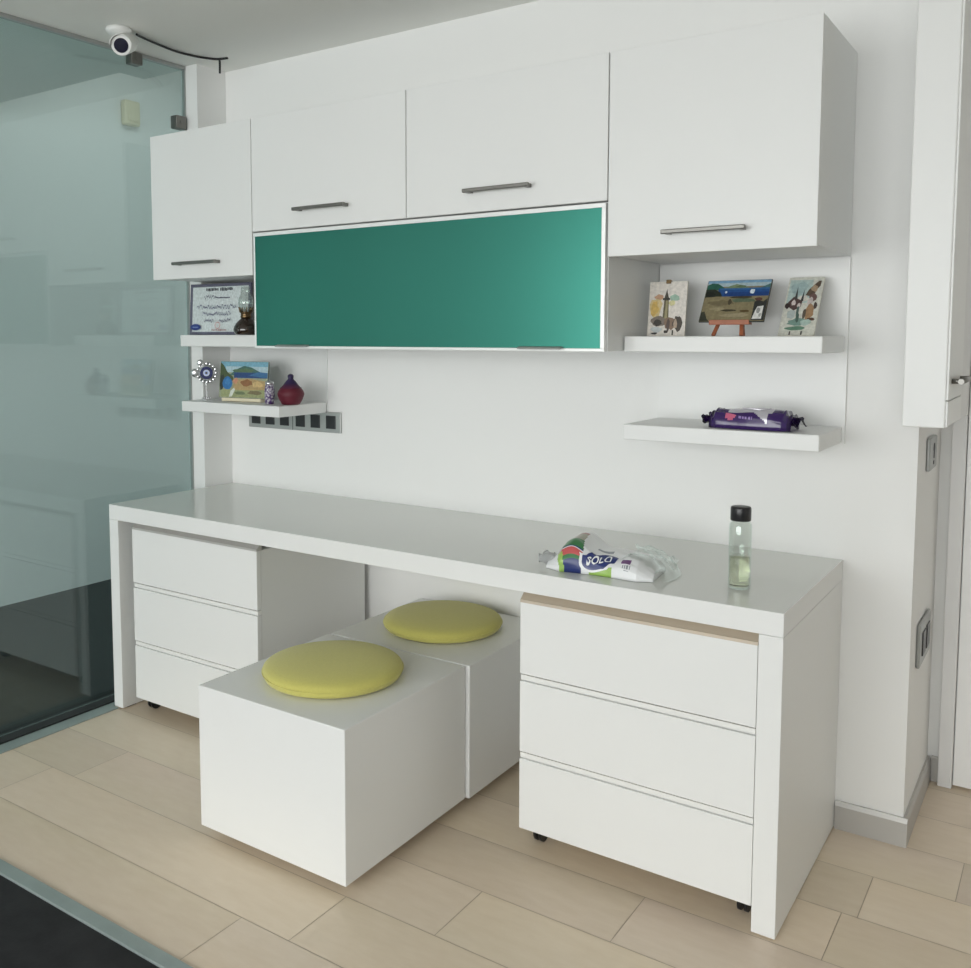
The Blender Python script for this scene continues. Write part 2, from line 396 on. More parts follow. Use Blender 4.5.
# ------------------------------------------------------------------ wall cabinets
YU, YD = -.381, -.363
def bar_handle(x0, x1, z, y, parent):
    bm = bmesh.new()
    box(bm, x0, x1, y-.012, y-.001, z-.0055, z+.0055, bev=.002)
    for x in (x0+.012, x1-.012): box(bm, x-.006, x+.006, y-.002, YU+.0005, z-.005, z+.005)
    box(bm, x0+.001, x1-.001, y-.0125, y-.0118, z-.0015, z+.0015)
    return obj('handle', bm, M['metal'], parent, label='slim brushed metal bar handle')
def wall_cabinet(x0, x1, z0, z1, hx0, hx1, hz, label):
    c = thing('wall_cabinet', label, 'cabinet', ((x0+x1)/2, -.19, z0), group='white wall cabinets in a row')
    bm = bmesh.new(); t = .018; g = .0015
    box(bm, x0+g, x0+t, YD, -.002, z0+.001, z1, bev=.0008); box(bm, x1-t, x1-g, YD, -.002, z0+.001, z1, bev=.0008)
    box(bm, x0+t, x1-t, YD, -.002, z0+.001, z0+t); box(bm, x0+t, x1-t, YD, -.002, z1-t, z1); box(bm, x0+t, x1-t, -.012, -.002, z0+t, z1-t)
    obj('carcass', bm, M['lacq'], c)
    dr = obj('cabinet_door', B(x0+.0016, x1-.0016, YU, YD-.002, z0-.002, z1, bev=.0014), M['lacq'], c)
    bar_handle(hx0, hx1, hz, -.402, dr)
    return c
wall_cabinet(-.002, .519, 1.562, 2.083, .140, .365, 1.613, 'tall white wall cabinet beside the glass partition')
wall_cabinet(.519, 1.1685, 1.708, 2.083, .731, .950, 1.763, 'wide white flap cabinet next to the cabinet beside the glass')
wall_cabinet(1.1685, 1.821, 1.708, 2.083, 1.388, 1.601, 1.764, 'wide white flap cabinet next to the deep cabinet above the three pictures')
wall_cabinet(1.821, 2.3445, 1.562, 2.083, 1.978, 2.186, 1.612, 'white wall cabinet above the three small pictures')

gc = thing('green_cabinet', 'wide wall cabinet with a green glass flap under the white cabinets', 'cabinet', (1.17, -.19, 1.312))
x0, x1, z0, z1 = .523, 1.8185, 1.3125, 1.704
bm = bmesh.new(); t = .016
box(bm, x0, x0+t, YD, -.002, z0, z1); box(bm, x1-t, x1, YD, -.002, z0, z1)
box(bm, x0+t, x1-t, YD, -.002, z0, z0+t); box(bm, x0+t, x1-t, YD, -.002, z1-t, z1); box(bm, x0+t, x1-t, -.012, -.002, z0+t, z1-t)
obj('carcass', bm, M['lacq'], gc)
fx0, fx1, fz0, fz1 = .5235, 1.8160, 1.311, 1.7005; fw = .0115
bm = bmesh.new()
box(bm, fx0, fx1, YU, YD-.002, fz0, fz0+fw*.75, bev=.001); box(bm, fx0, fx1, YU, YD-.002, fz1-fw, fz1, bev=.001)
box(bm, fx0, fx0+fw*.6, YU, YD-.002, fz0+fw*.75, fz1-fw, bev=.001); box(bm, fx1-fw, fx1, YU, YD-.002, fz0+fw*.75, fz1-fw, bev=.001)
fr = obj('door_frame', bm, M['white_alu'], gc, label='white aluminium door frame')
obj('glass_panel', B(fx0+fw*.6, fx1-fw, YU+.0015, YD-.004, fz0+fw*.75, fz1-fw), M['green'], fr, label='green back-painted glass')
for a, b in ((.632, .772), (1.561, 1.695)):
    bm = bmesh.new()
    prism(bm, [(YU, 1.3245), (YU-.014, 1.3215), (YU-.016, 1.3165), (YU-.013, 1.3165), (YU-.011, 1.319), (YU, 1.321)], 'x', a, b)
    obj('edge_pull', bm, M['plate'], fr, label='grey metal edge pull')

# ------------------------------------------------------------------ shelves and back panels
def simple(name, b, label, cat, group, m=None, bev=.0016):
    x0, x1, y0, y1, z0, z1 = b
    return solo(name, B(*b, bev=bev), m or M['lacq'], label, cat, ((x0+x1)/2, (y0+y1)/2, z0), group)
simple('back_panel', (1.8225, 2.3445, -.010, 0, 1.064, 1.5595), 'thin white back panel behind the shelves under the deep cabinet', 'panel', 'shelf back panels', bev=.001)
simple('back_panel', (.0055, .5205, -.005, 0, 1.064, 1.5595), 'thin white back panel behind the shelves beside the glass', 'panel', 'shelf back panels', bev=.001)
S1T, S1B, S2T, S2B = 1.352, 1.3095, 1.1105, 1.068
simple('wall_shelf', (1.8235, 2.337, -.266, -.0105, S1B, S1T), 'thick white shelf carrying three small pictures', 'shelf', 'thick white wall shelves', bev=.003)
simple('wall_shelf', (1.8235, 2.337, -.266, -.0105, S2B, S2T), 'thick white shelf carrying the purple wipes pack', 'shelf', 'thick white wall shelves', bev=.003)
simple('wall_shelf', (.006, .5185, -.266, -.0105, 1.313, 1.3565), 'thick white shelf carrying the certificate and oil lamp', 'shelf', 'thick white wall shelves', bev=.003)
simple('wall_shelf', (.006, .5205, -.266, -.0105, 1.0635, 1.1035), 'thick white shelf carrying the dark red pot and evil eye ornament', 'shelf', 'thick white wall shelves', bev=.003)

# white box on the wall end beside the door
wb = thing('wall_box', 'tall white box cabinet hung on the wall end beside the door', 'cabinet', (2.567, -.15, 1.144))
obj('carcass', B(2.5205, 2.609, -.291, -.012, 1.144, CZ-.002, bev=.003), M['lacq'], wb)
obj('side_door', B(2.609, 2.6135, -.288, -.015, 1.208, CZ-.004, bev=.001), M['lacq'], wb)
obj('lower_flap', B(2.609, 2.6135, -.288, -.015, 1.147, 1.2045, bev=.001), M['lacq'], wb)
obj('rear_panel', B(2.5315, 2.609, -.0118, .212, 1.140, CZ-.002, bev=.002), M['frame'], wb)
bm = bmesh.new(); tube(bm, [(2.612, -.235, 1.249), (2.634, -.235, 1.249)], .006, 12); tube(bm, [(2.612, -.06, 1.249), (2.634, -.06, 1.249)], .006, 12)
tube(bm, [(2.634, -.255, 1.249), (2.634, -.04, 1.249)], .0065, 12)
obj('handle', bm, M['metal'], wb, label='metal bar handle')

# ------------------------------------------------------------------ sockets and switches
so = thing('socket_strip', 'grey socket plate with six black outlets on the wall under the shelf', 'socket', (.347, 0, .99))
obj('plate', B(.104, .588, -.009, -.0003, .988, 1.067, bev=.003), M['plate'], so)
for k in range(6):
    x = .147 + k*.0775 + (.006 if k > 2 else 0)
    o_ = obj('outlet', B(x-.024, x+.024, -.0115, -.008, 1.003, 1.053, bev=.002), M['blackp'], so, label='black outlet')
obj('joint_line', B(.3445, .3465, -.0098, -.0088, .989, 1.066), M['black'], so)
sw = thing('switch_plate', 'slim grey switch plate on the wall end under the white box', 'switch', (2.52, .22, .99))
obj('plate', B(2.5203, 2.531, .150, .285, .985, 1.075, bev=.004), M['plate'], sw)
bm = bmesh.new(); tube(bm, [(2.5305, .222, 1.045), (2.5325, .222, 1.045)], .013, 14); box(bm, 2.5305, 2.5325, .216, .228, 1.016, 1.045)
obj('key_slot', bm, M['blackp'], sw, label='black key slot')
obj('status_lamp', B(2.5305, 2.5325, .212, .228, .999, 1.010, bev=.001), M['blackp'], sw)
sw = thing('switch_plate', 'grey socket plate low on the wall end beside the door', 'switch', (2.52, .2, .45))
obj('plate', B(2.5203, 2.531, .105, .305, .450, .572, bev=.005), M['plate'], sw)
for y in (.165, .245): obj('rocker', B(2.5305, 2.534, y-.028, y+.028, .478, .545, bev=.002), M['blackp'], sw, label='black insert')

# ------------------------------------------------------------------ security camera
cm = thing('security_camera', 'white bullet security camera with a dark lens under the ceiling', 'camera', (.105, -.585, CZ))
bm = bmesh.new(); lathe(bm, [(0, -.0005), (.043, -.0005), (.044, -.010), (.036, -.018), (.017, -.022), (0, -.022)], 36, .105, -.585, CZ)
obj('mount', bm, M['cam_white'], cm)
bm = bmesh.new(); tube(bm, [(.105, -.585, CZ-.02), (.106, -.587, CZ-.034), (.120, -.592, CZ-.045)], [.016, .013, .012], 16)
obj('neck', bm, M['cam_white'], cm)
tc_ = Vector((.146, -.600, 2.335)); vd = (Vector((2.2, -2.9, 1.25)) - tc_).normalized()
bm = bmesh.new()
tube(bm, [tc_-vd*.10, tc_-vd*.095, tc_+vd*.035, tc_+vd*.040], [.026, .031, .0335, .0315], 32)
body = obj('housing', bm, M['cam_white'], cm)
bm = bmesh.new(); tube(bm, [tc_+vd*.0385, tc_+vd*.0415], .0235, 32)
obj('lens', bm, M['lens'], body, label='dark round lens')
# sun shield: an upper half shell
bm = bmesh.new()
sx = vd.cross(Vector((0,0,1))).normalized(); up = sx.cross(vd).normalized()
R1, R2 = .0345, .0368
rows_ = []
for dd in (-.09, .052):
    rows_.append([[bm.verts.new(tc_+vd*dd+(sx*math.cos(a)+up*math.sin(a))*r) for a in [PI*(.02+.96*i/20) for i in range(21)]] for r in (R1, R2)])
for i in range(20):
    for r in (0, 1): bm.faces.new((rows_[0][r][i], rows_[0][r][i+1], rows_[1][r][i+1], rows_[1][r][i]))
    for e in (0, 1): bm.faces.new((rows_[e][0][i], rows_[e][0][i+1], rows_[e][1][i+1], rows_[e][1][i]))
for i in (0, 20): bm.faces.new((rows_[0][0][i], rows_[0][1][i], rows_[1][1][i], rows_[1][0][i]))
obj('sun_shield', bm, M['cam_white'], body)
# cable
bm = bmesh.new()
pts = [(.128, -.530, CZ-.010), (.115, -.50, CZ-.009), (.088, -.40, CZ-.007), (.072, -.31, CZ-.0055), (.078, -.235, CZ-.0045), (.100, -.175, CZ-.004), (.122, -.150, CZ-.004), (.158, -.137, CZ-.003)]
def smooth_path(p, n=6):
    p = [Vector(q) for q in p]; out = []
    for i in range(len(p)-1):
        a, b, c, d_ = p[max(i-1, 0)], p[i], p[i+1], p[min(i+2, len(p)-1)]
        for k in range(n):
            t = k/n
            out.append(.5*((2*b)+(c-a)*t+(2*a-5*b+4*c-d_)*t*t+(3*b-a-3*c+d_)*t**3))
    return out+[p[-1]]
tube(bm, smooth_path(pts), .0042, 8)
tube(bm, smooth_path([(.125, -.149, CZ-.004), (.112, -.135, CZ-.016), (.095, -.12, CZ-.045)]), .0042, 8)
solo('camera_cable', bm, M['black'], 'thin black cable running from the security camera along the ceiling', 'cable', (.1, -.3, CZ))

# ------------------------------------------------------------------ pictures
def slab_art(name, w, h, t, base, shapes, parent, edge=(215,210,198)):
    """picture board in its thing's frame: x across, z up, front faces -y; painted shapes are thin relief on the front"""
    bm = bmesh.new(); box(bm, -w/2, w/2, 0, t, 0, h, bev=.0008)
    mats = [paint(*edge), paint(*base)]; idx = {tuple(base): 1}
    f = bm.faces.new([bm.verts.new(p) for p in ((-w/2+.001, -.0002, .001), (w/2-.001, -.0002, .001), (w/2-.001, -.0002, h-.001), (-w/2+.001, -.0002, h-.001))])
    f.material_index = 1
    for k, (c, pts) in enumerate(shapes):
        c = tuple(c)
        if c not in idx: idx[c] = len(mats); mats.append(paint(*c))
        y = -.0003 - .00004*k
        try:
            f = bm.faces.new([bm.verts.new((-w/2+min(max(u, .01), .99)*w, y, min(max(v, .01), .99)*h)) for u, v in pts])
            f.material_index = idx[c]
        except ValueError: pass
    o = obj(name, bm, mats, parent, local=True)
    return o
def blob(cx, cy, rx, ry, n=12, seed=0, j=.25):
    r = random.Random(seed)
    return [(cx+rx*math.cos(2*PI*i/n)*(1+r.uniform(-j, j)), cy+ry*math.sin(2*PI*i/n)*(1+r.uniform(-j, j))) for i in range(n)]
def rect(a, b, c, d): return [(a, c), (b, c), (b, d), (a, d)]

# 1 -- tower watercolour on a little stand
p1 = thing('small_picture', 'small upright watercolour of a brown tower on the shelf', 'picture', (1.900, -.160, S1T), (-.14, 0, .02), 'small pictures on the shelf')
sh = [((206,186,136), blob(.2, .52, .17, .2, 14, 1)), ((205,172,96), blob(.17, .5, .10, .15, 12, 2)), ((190,150,120), blob(.28, .72, .12, .05, 10, 3)),
      ((150,178,160), blob(.68, .70, .14, .06, 12, 4)), ((205,200,150), blob(.62, .60, .08, .05, 10, 5)),
      ((96,88,62), [(.39, .30), (.55, .30), (.53, .66), (.41, .66)]), ((150,142,104), [(.44, .32), (.52, .32), (.505, .65), (.46, .65)]),
      ((52,48,40), [(.37, .66), (.56, .66), (.56, .70), (.37, .70)]), ((70,64,52), [(.41, .70), (.53, .70), (.49, .80), (.47, .87), (.45, .80)]),
      ((120,110,100), blob(.3, .27, .22, .09, 14, 6)), ((60,56,50), blob(.26, .25, .12, .06, 11, 7)), ((128,104,86), blob(.6, .24, .2, .11, 14, 8)),
      ((66,58,50), blob(.80, .24, .13, .14, 12, 9)), ((170,150,130), blob(.74, .22, .05, .09, 8, 10)), ((84,72,64), blob(.55, .20, .05, .12, 8, 11)),
      ((190,196,196), blob(.25, .12, .16, .05, 10, 12)), ((50,48,46), blob(.2, .05, .09, .02, 9, 13)), ((56,50,44), blob(.5, .08, .06, .03, 8, 14)), ((60,60,44), rect(.66, .70, .02, .11))]
slab_art('board', .108, .153, .006, (216,210,202), sh, p1)
bm = bmesh.new(); box(bm, -.007, .007, -.003, .010, .147, .158, bev=.001)
obj('clip', bm, M['brass'], p1, local=True, label='dark metal clip')
bm = bmesh.new(); tube(bm, [(.0, .010, .11), (.0, .044, -.0005)], .002, 8); box(bm, -.02, .02, .004, .012, .10, .12)
obj('rear_stand', bm, M['black'], p1, local=True)

# 2 -- bay painting on an easel
p2 = thing('easel', 'little red-brown wooden easel holding the sea bay painting', 'easel', (2.09, -.185, S1T), (0, 0, .02))
bm = bmesh.new(); box(bm, -.052, .052, -.022, .004, .030, .038, bev=.001); box(bm, -.052, .052, -.026, -.022, .030, .043, bev=.001)
obj('ledge', bm, M['wood_red'], p2, local=True)
def bar(bm, a, b, w, t):
    a, b = Vector(a), Vector(b); d_ = (b-a).normalized(); s = d_.cross(Vector((0,1,0))).normalized(); n = s.cross(d_)
    vs = []
    for p in (a, b):
        vs.append([bm.verts.new(p+s*i*w/2+n*j*t/2) for i, j in ((-1,-1), (1,-1), (1,1), (-1,1))])
    for k in range(4): bm.faces.new((vs[0][k], vs[0][(k+1) % 4], vs[1][(k+1) % 4], vs[1][k]))
    bm.faces.new(vs[0][::-1]); bm.faces.new(vs[1])
for a, b in (((-.044, -.012, .001), (-.012, .072, .135)), ((.030, -.012, .001), (.008, .072, .135))):
    bm = bmesh.new(); bar(bm, a, b, .009, .006); obj('front_leg', bm, M['wood_red'], p2, local=True)
bm = bmesh.new(); bar(bm, (0, .118, .001), (0, .074, .13), .008, .006); obj('rear_leg', bm, M['wood_red'], p2, local=True)
p2b = thing('small_picture', 'dark-edged seascape painting with a blue bay, propped on the easel', 'picture', (2.0945, -.207, S1T+.0385), (-.62, 0, .02), 'small pictures on the shelf')
sh = [((168,188,196), rect(.01, .99, .84, .99)), ((120,160,190), rect(.01, .99, .93, .99)), ((42,92,78), [(.01, .76), (.01, .88), (.08, .93), (.17, .92), (.26, .84), (.32, .76)]),
      ((120,138,104), [(.28, .80), (.38, .86), (.47, .90), (.58, .86), (.68, .80)]), ((92,112,84), blob(.55, .84, .08, .03, 10, 1)), ((70,110,110), [(.85, .80), (.99, .90), (.99, .78)]),
      ((34,78,138), rect(.2, .99, .60, .80)), ((24,62,122), rect(.3, .99, .60, .70)), ((52,100,150), rect(.22, .99, .76, .80)),
      ((40,46,36), [(.01, .58), (.01, .78), (.14, .78), (.24, .70), (.28, .60)]), ((26,30,24), blob(.08, .66, .08, .07, 12, 2)),
      ((132,122,92), [(.01, .01), (.01, .55), (.18, .60), (.99, .58), (.99, .01)]), ((112,102,76), blob(.3, .44, .2, .06, 12, 3)), ((92,106,84), blob(.62, .50, .2, .05, 12, 4)),
      ((66,60,44), blob(.58, .57, .16, .03, 11, 5)), ((72,66,50), blob(.42, .46, .03, .07, 9, 6)), ((58,54,40), blob(.42, .26, .13, .025, 11, 7)), ((84,66,36), blob(.68, .24, .08, .03, 10, 8)),
      ((150,140,110), blob(.25, .30, .12, .04, 12, 9)), ((150,140,112), blob(.55, .14, .2, .05, 12, 10)), ((52,54,44), [(.01, .01), (.01, .22), (.06, .24), (.12, .06), (.16, .01)]),
      ((48,50,48), [(.80, .02), (.80, .46), (.86, .50), (.93, .46), (.99, .54), (.99, .02)]), ((92,60,54), blob(.85, .52, .06, .04, 9, 11)),
      ((218,218,214), [(.81, .05), (.84, .26), (.86, .34), (.95, .36), (.95, .05)]), ((150,152,150), blob(.885, .25, .03, .07, 8, 12)), ((168,168,164), blob(.92, .14, .02, .05, 8, 13)),
      ((214,226,232), blob(.735, .705, .04, .06, 9, 14)), ((214,226,232), blob(.33, .70, .015, .035, 7, 15))]
slab_art('board', .170, .137, .005, (132,122,92), sh, p2b, edge=(52,58,56))

# 3 -- leaning village watercolour
p3 = thing('small_picture', 'watercolour of mountain village houses leaning back on the shelf near the door', 'picture', (2.2535, -.185, S1T+.001), (-.70, 0, .04), 'small pictures on the shelf')
sh = [((176,194,190), rect(.05, .7, .55, .95)), ((160,182,182), blob(.35, .8, .25, .12, 14, 1)), ((214,210,200), blob(.5, .62, .16, .06, 12, 2)),
      ((92,76,62), [(.55, .68), (.62, .78), (.74, .86), (.86, .93), (.93, .93), (.92, .84), (.84, .78), (.8, .70), (.72, .66)]), ((170,148,122), blob(.78, .80, .09, .06, 10, 3)),
      ((110,84,80), blob(.78, .64, .12, .07, 11, 4)), ((196,186,182), blob(.72, .56, .07, .08, 9, 5)), ((74,62,56), blob(.88, .50, .05, .06, 8, 6)), ((160,128,96), blob(.74, .40, .13, .14, 12, 7)),
      ((92,84,72), blob(.62, .36, .05, .10, 9, 8)), ((88,64,48), blob(.82, .27, .12, .03, 10, 9)),
      ((86,66,64), [(.10, .56), (.24, .66), (.36, .62), (.50, .58), (.48, .48), (.30, .42), (.14, .48)]), ((214,204,200), blob(.26, .55, .06, .05, 8, 10)), ((206,196,192), blob(.42, .50, .05, .05, 8, 11)),
      ((64,68,66), [(.26, .62), (.30, .84), (.34, .62)]), ((56,58,58), [(.44, .58), (.50, .78), (.52, .58)]), ((60,50,48), blob(.10, .50, .07, .05, 9, 12)),
      ((176,186,184), blob(.25, .36, .12, .08, 11, 13)), ((84,104,98), blob(.42, .40, .04, .10, 8, 14)), ((120,150,140), blob(.5, .22, .3, .06, 14, 15)), ((96,132,112), blob(.46, .12, .28, .035, 13, 16)),
      ((170,192,184), blob(.7, .22, .14, .05, 11, 17)), ((72,96,88), blob(.45, .30, .05, .08, 8, 18)), ((84,74,66), rect(.3, .34, .01, .07)), ((70,64,58), rect(.62, .66, .01, .07))]
slab_art('board', .088, .202, .006, (206,206,196), sh, p3, edge=(206,202,190))

# 4 -- landscape card on the lower shelf by the glass
p4 = thing('small_picture', 'landscape painting of a bay with a blue figure beside the dark red pot', 'picture', (.243, -.175, 1.1170), (-.12, 0, .10), 'small pictures on the shelf')
sh = [((120,170,190), rect(.01, .99, .74, .99)), ((172,196,204), rect(.12, .99, .70, .86)), ((66,104,96), [(.2, .62), (.34, .78), (.5, .88), (.66, .84), (.8, .74), (.95, .66), (.95, .60)]),
      ((86,112,84), blob(.5, .74, .22, .07, 13, 1)), ((40,70,120), rect(.3, .99, .55, .70)), ((60,106,150), [(.6, .62), (.99, .55), (.99, .70), (.8, .72)]),
      ((70,84,52), [(.01, .30), (.01, .97), (.08, .88), (.16, .70), (.28, .58), (.3, .50), (.14, .30)]), ((44,50,40), blob(.06, .42, .05, .22, 11, 2)),
      ((176,150,104), [(.3, .22), (.3, .48), (.6, .54), (.99, .46), (.99, .22)]), ((140,96,60), blob(.58, .42, .12, .09, 12, 3)), ((200,172,120), blob(.8, .38, .12, .08, 12, 4)), ((196,140,112), blob(.34, .46, .05, .08, 9, 5)),
      ((46,110,168), blob(.17, .40, .10, .18, 12, 6, .12)), ((62,126,182), blob(.17, .45, .06, .09, 10, 7)), ((150,156,112), [(.05, .03), (.05, .22), (.6, .22), (.96, .24), (.96, .03)]), ((210,214,204), [(.22, .03), (.25, .20), (.32, .28), (.34, .22), (.28, .04)]),
      ((104,116,84), blob(.45, .14, .12, .05, 10, 8)), ((120,110,80), blob(.75, .16, .15, .06, 11, 9))]
slab_art('board', .235, .140, .005, (150,156,130), sh, p4, edge=(84,92,86))
bm = bmesh.new(); box(bm, -.095, .095, -.008, .018, -.013, -.0002, bev=.002); tube(bm, [(.0, .006, .10), (.0, .048, -.008)], .002, 8)
obj('stand', bm, M['sensor'], p4, local=True, label='pale wooden foot')

# ------------------------------------------------------------------ certificate
ce = thing('certificate', 'framed certificate with a grey border leaning behind the oil lamp', 'certificate', (.146, -.196, 1.3568), (-.06, 0, 0))
w, h = .330, .196
bm = bmesh.new(); b_ = .012
box(bm, -w/2, w/2, -.002, .008, 0, b_, bev=.001); box(bm, -w/2, w/2, -.002, .008, h-b_, h, bev=.001)
box(bm, -w/2, -w/2+b_, -.002, .008, b_, h-b_, bev=.001); box(bm, w/2-b_, w/2, -.002, .008, b_, h-b_, bev=.001)
obj('frame', bm, paint(98,98,116), ce, local=True, label='purple-grey patterned border')
r = random.Random(3); sh = []
def dashes(v, hgt, u0, u1, col, wmin, wmax, gap, dens=1.0):
    u = u0
    while u < u1:
        wd = r.uniform(wmin, wmax)
        if r.random() < dens: sh.append((col, rect(u, min(u+wd, u1), v-hgt*r.uniform(.3, .6), v+hgt*r.uniform(.3, .6))))
        u += wd + r.uniform(gap*.5, gap)
dashes(.93, .065, .25, .47, (40,40,52), .016, .024, .008); dashes(.93, .065, .50, .72, (40,40,52), .016, .024, .008)
def scribble(v, u0, u1, amp, col, step=.010, th=.024):
    u = u0; pv = v
    while u < u1:
        nv = v + r.uniform(-amp, amp); nu = u+step*r.uniform(.6, 1.3)
        sh.append((col, [(u, pv-th/2), (nu, nv-th/2), (nu, nv+th/2), (u, pv+th/2)])); u, pv = nu, nv
scribble(.77, .22, .45, .055, (92,92,112)); scribble(.745, .45, .68, .012, (104,104,120))
scribble(.55, .10, .80, .05, (92,94,124)); scribble(.40, .20, .72, .05, (100,100,128)); scribble(.25, .25, .42, .05, (100,100,124)); scribble(.25, .52, .72, .05, (100,100,124))
sh.append(((44,62,128), blob(.10, .11, .09, .07, 22, 1, 0))); sh.append(((120,138,184), rect(.05, .15, .098, .118)))
for k in range(14):
    a = 2*PI*k/14
    sh.append(((190,100,96), rect(.50+.042*math.cos(a)-.006, .50+.042*math.cos(a)+.006, .145+.07*math.sin(a)-.009, .145+.07*math.sin(a)+.009)))
dashes(.045, .03, .40, .66, (150,96,96), .012, .022, .01)
slab_art('paper', w-.02, h-.02, .004, (206,214,214), sh, ce).location = (0, 0, .01)

bm = bmesh.new(); bar(bm, (-.02, .006, .13), (-.02, .034, .001), .03, .003)
obj('rear_stand', bm, paint(98,98,116), ce, local=True)

# ------------------------------------------------------------------ oil lamp
lx, ly, lz = .337, -.2395, 1.3568
ol = thing('oil_lamp', 'small brown glass oil lamp with a clear chimney in front of the certificate', 'lamp', (lx, ly, lz))
bm = bmesh.new(); lathe(bm, [(0, 0), (.036, 0), (.041, .004), (.0455, .012), (.0465, .02), (.044, .030), (.037, .042), (.028, .052), (.020, .059), (.0165, .064), (0, .064)], 40, lx, ly, lz)
obj('reservoir', bm, M['brown_glass'], ol, label='dark brown glass reservoir')
bm = bmesh.new(); lathe(bm, [(0, .0625), (.019, .0625), (.021, .066), (.0185, .070), (.0185, .078), (.022, .081), (.022, .084), (0, .084)], 32, lx, ly, lz)
for k in range(10):
    a = 2*PI*k/10
    tube(bm, [(lx+.021*math.cos(a), ly+.021*math.sin(a), lz+.083), (lx+.0235*math.cos(a), ly+.0235*math.sin(a), lz+.094), (lx+.027*math.cos(a), ly+.027*math.sin(a), lz+.101)], [.0028, .0024, .0012], 6)
tube(bm, [(lx+.018, ly-.008, lz+.074), (lx+.036, ly-.016, lz+.074)], .002, 8)
obj('burner', bm, M['brass'], ol, label='aged brass burner')
bm = bmesh.new(); lathe(bm, [(.0185, .084), (.021, .094), (.026, .108), (.0275, .118), (.025, .132), (.019, .146), (.0165, .160), (.0165, .176), (.0153, .176), (.0153, .160), (.0178, .146), (.0238, .132), (.0263, .118), (.0248, .108), (.0198, .094), (.0173, .084)], 32, lx, ly, lz)
obj('chimney', bm, M['chimney'], ol, label='clear glass chimney')

# ------------------------------------------------------------------ evil eye ornament
nz = thing('evil_eye_ornament', 'silver ornament with a blue and white evil eye bead on the shelf', 'ornament', (.060, -.185, 1.1037), (0, 0, .70))
def disc(bm, x, z, r, y, t=.003, n=32): tube(bm, [(x, y, z), (x, y-t, z)], r, n)
EZ = .106
bm = bmesh.new()
disc(bm, 0, EZ, .0385, 0, .003)
for k in range(16):
    a = 2*PI*k/16
    bmesh.ops.create_uvsphere(bm, u_segments=10, v_segments=6, radius=.0058, matrix=Matrix.Translation((.036*math.cos(a), -.002, EZ+.036*math.sin(a))) @ Matrix.Diagonal((1, .4, 1, 1)))
bmesh.ops.create_uvsphere(bm, u_segments=14, v_segments=8, radius=.0125, matrix=Matrix.Translation((-.024, -.002, EZ+.040)) @ Matrix.Diagonal((1, .5, 1, 1)))
bmesh.ops.create_uvsphere(bm, u_segments=14, v_segments=8, radius=.0155, matrix=Matrix.Translation((-.044, -.002, EZ)) @ Matrix.Diagonal((1, .5, 1.1, 1)))
obj('plate', bm, M['silver'], nz, local=True, smooth=True)
bm = bmesh.new(); tube(bm, smooth_path([(0, .001, .08), (-.004, .001, .055), (-.001, .002, .03), (0, .002, .004)]), .0016, 8); lathe(bm, [(0, 0), (.022, 0), (.022, .003), (.008, .006), (0, .007)], 24, 0, 0, -.0003)
for k in range(5): bmesh.ops.create_uvsphere(bm, u_segments=8, v_segments=6, radius=.004, matrix=Matrix.Translation((-.016+.008*k, -.010, .009)))
obj('stand', bm, M['silver'], nz, local=True, smooth=True)
bm = bmesh.new(); disc(bm, 0, EZ, .0245, -.003); eb = obj('eye_bead', bm, mat('navy_glass', (.008,.014,.10), .45, srgb=False, spec=.3, bump=.01), nz, local=True, label='navy glass bead')
bm = bmesh.new(); disc(bm, 0, EZ, .0125, -.0068, .0015); obj('white_ring', bm, mat('pale_glass', (.55,.60,.76), .4, srgb=False, bump=.01), eb, local=True)
bm = bmesh.new(); disc(bm, 0, EZ, .0080, -.0082, .001); obj('blue_ring', bm, mat('sky_glass', (.32,.42,.74), .4, srgb=False, bump=.01), eb, local=True)
bm = bmesh.new(); disc(bm, 0, EZ, .0045, -.0091, .001); obj('pupil', bm, M['blackp'], eb, local=True)

# ------------------------------------------------------------------ decorated jar and red pot
jx, jy, jz = .412, -.200, 1.1038
dj = thing('decorated_jar', 'tiny purple and silver patterned jar next to the dark red pot', 'jar', (jx, jy, jz))
pm = mat('jar_pattern', (.2,.1,.3), .35, srgb=False, bump=.2, bscale=90)
nt = pm.node_tree; v_ = nt.nodes.new('ShaderNodeTexVoronoi'); v_.inputs['Scale'].default_value = 110; r_ = nt.nodes.new('ShaderNodeValToRGB'); tcn = nt.nodes.new('ShaderNodeTexCoord')
e = r_.color_ramp.elements; e[0].position = .3; e[0].color = (.55,.53,.58,1); e[1].position = .62; e[1].color = (.075,.03,.14,1)
nt.links.new(tcn.outputs['Object'], v_.inputs['Vector']); nt.links.new(v_.outputs['Distance'], r_.inputs['Fac']); nt.links.new(r_.outputs['Color'], nt.nodes['Principled BSDF'].inputs['Base Color'])
bm = bmesh.new(); lathe(bm, [(0, 0), (.014, 0), (.0165, .004), (.0185, .025), (.019, .045), (.017, .064), (.0145, .072), (0, .072)], 28, jx, jy, jz); obj('body', bm, pm, dj)
bm = bmesh.new(); lathe(bm, [(.0145, .0715), (.0165, .073), (.0165, .079), (.012, .083), (.005, .086), (0, .086)], 24, jx, jy, jz); obj('lid', bm, M['silver'], dj)
px_, py_, pz_ = .497, -.178, 1.1038
rp = thing('red_pot', 'small dark red lidded pot fading to purple at the top', 'pot', (px_, py_, pz_))
bm = bmesh.new(); lathe(bm, [(0, 0), (.028, 0), (.033, .002), (.042, .018), (.0475, .032), (.049, .040), (.046, .049), (.0375, .061), (.030, .069), (.025, .075), (.021, .081), (.016, .087), (.0115, .091), (.0095, .095), (.011, .100), (.0105, .106), (.007, .110), (0, .112)], 44, px_, py_, pz_)
obj('body', bm, M['pot'], rp)
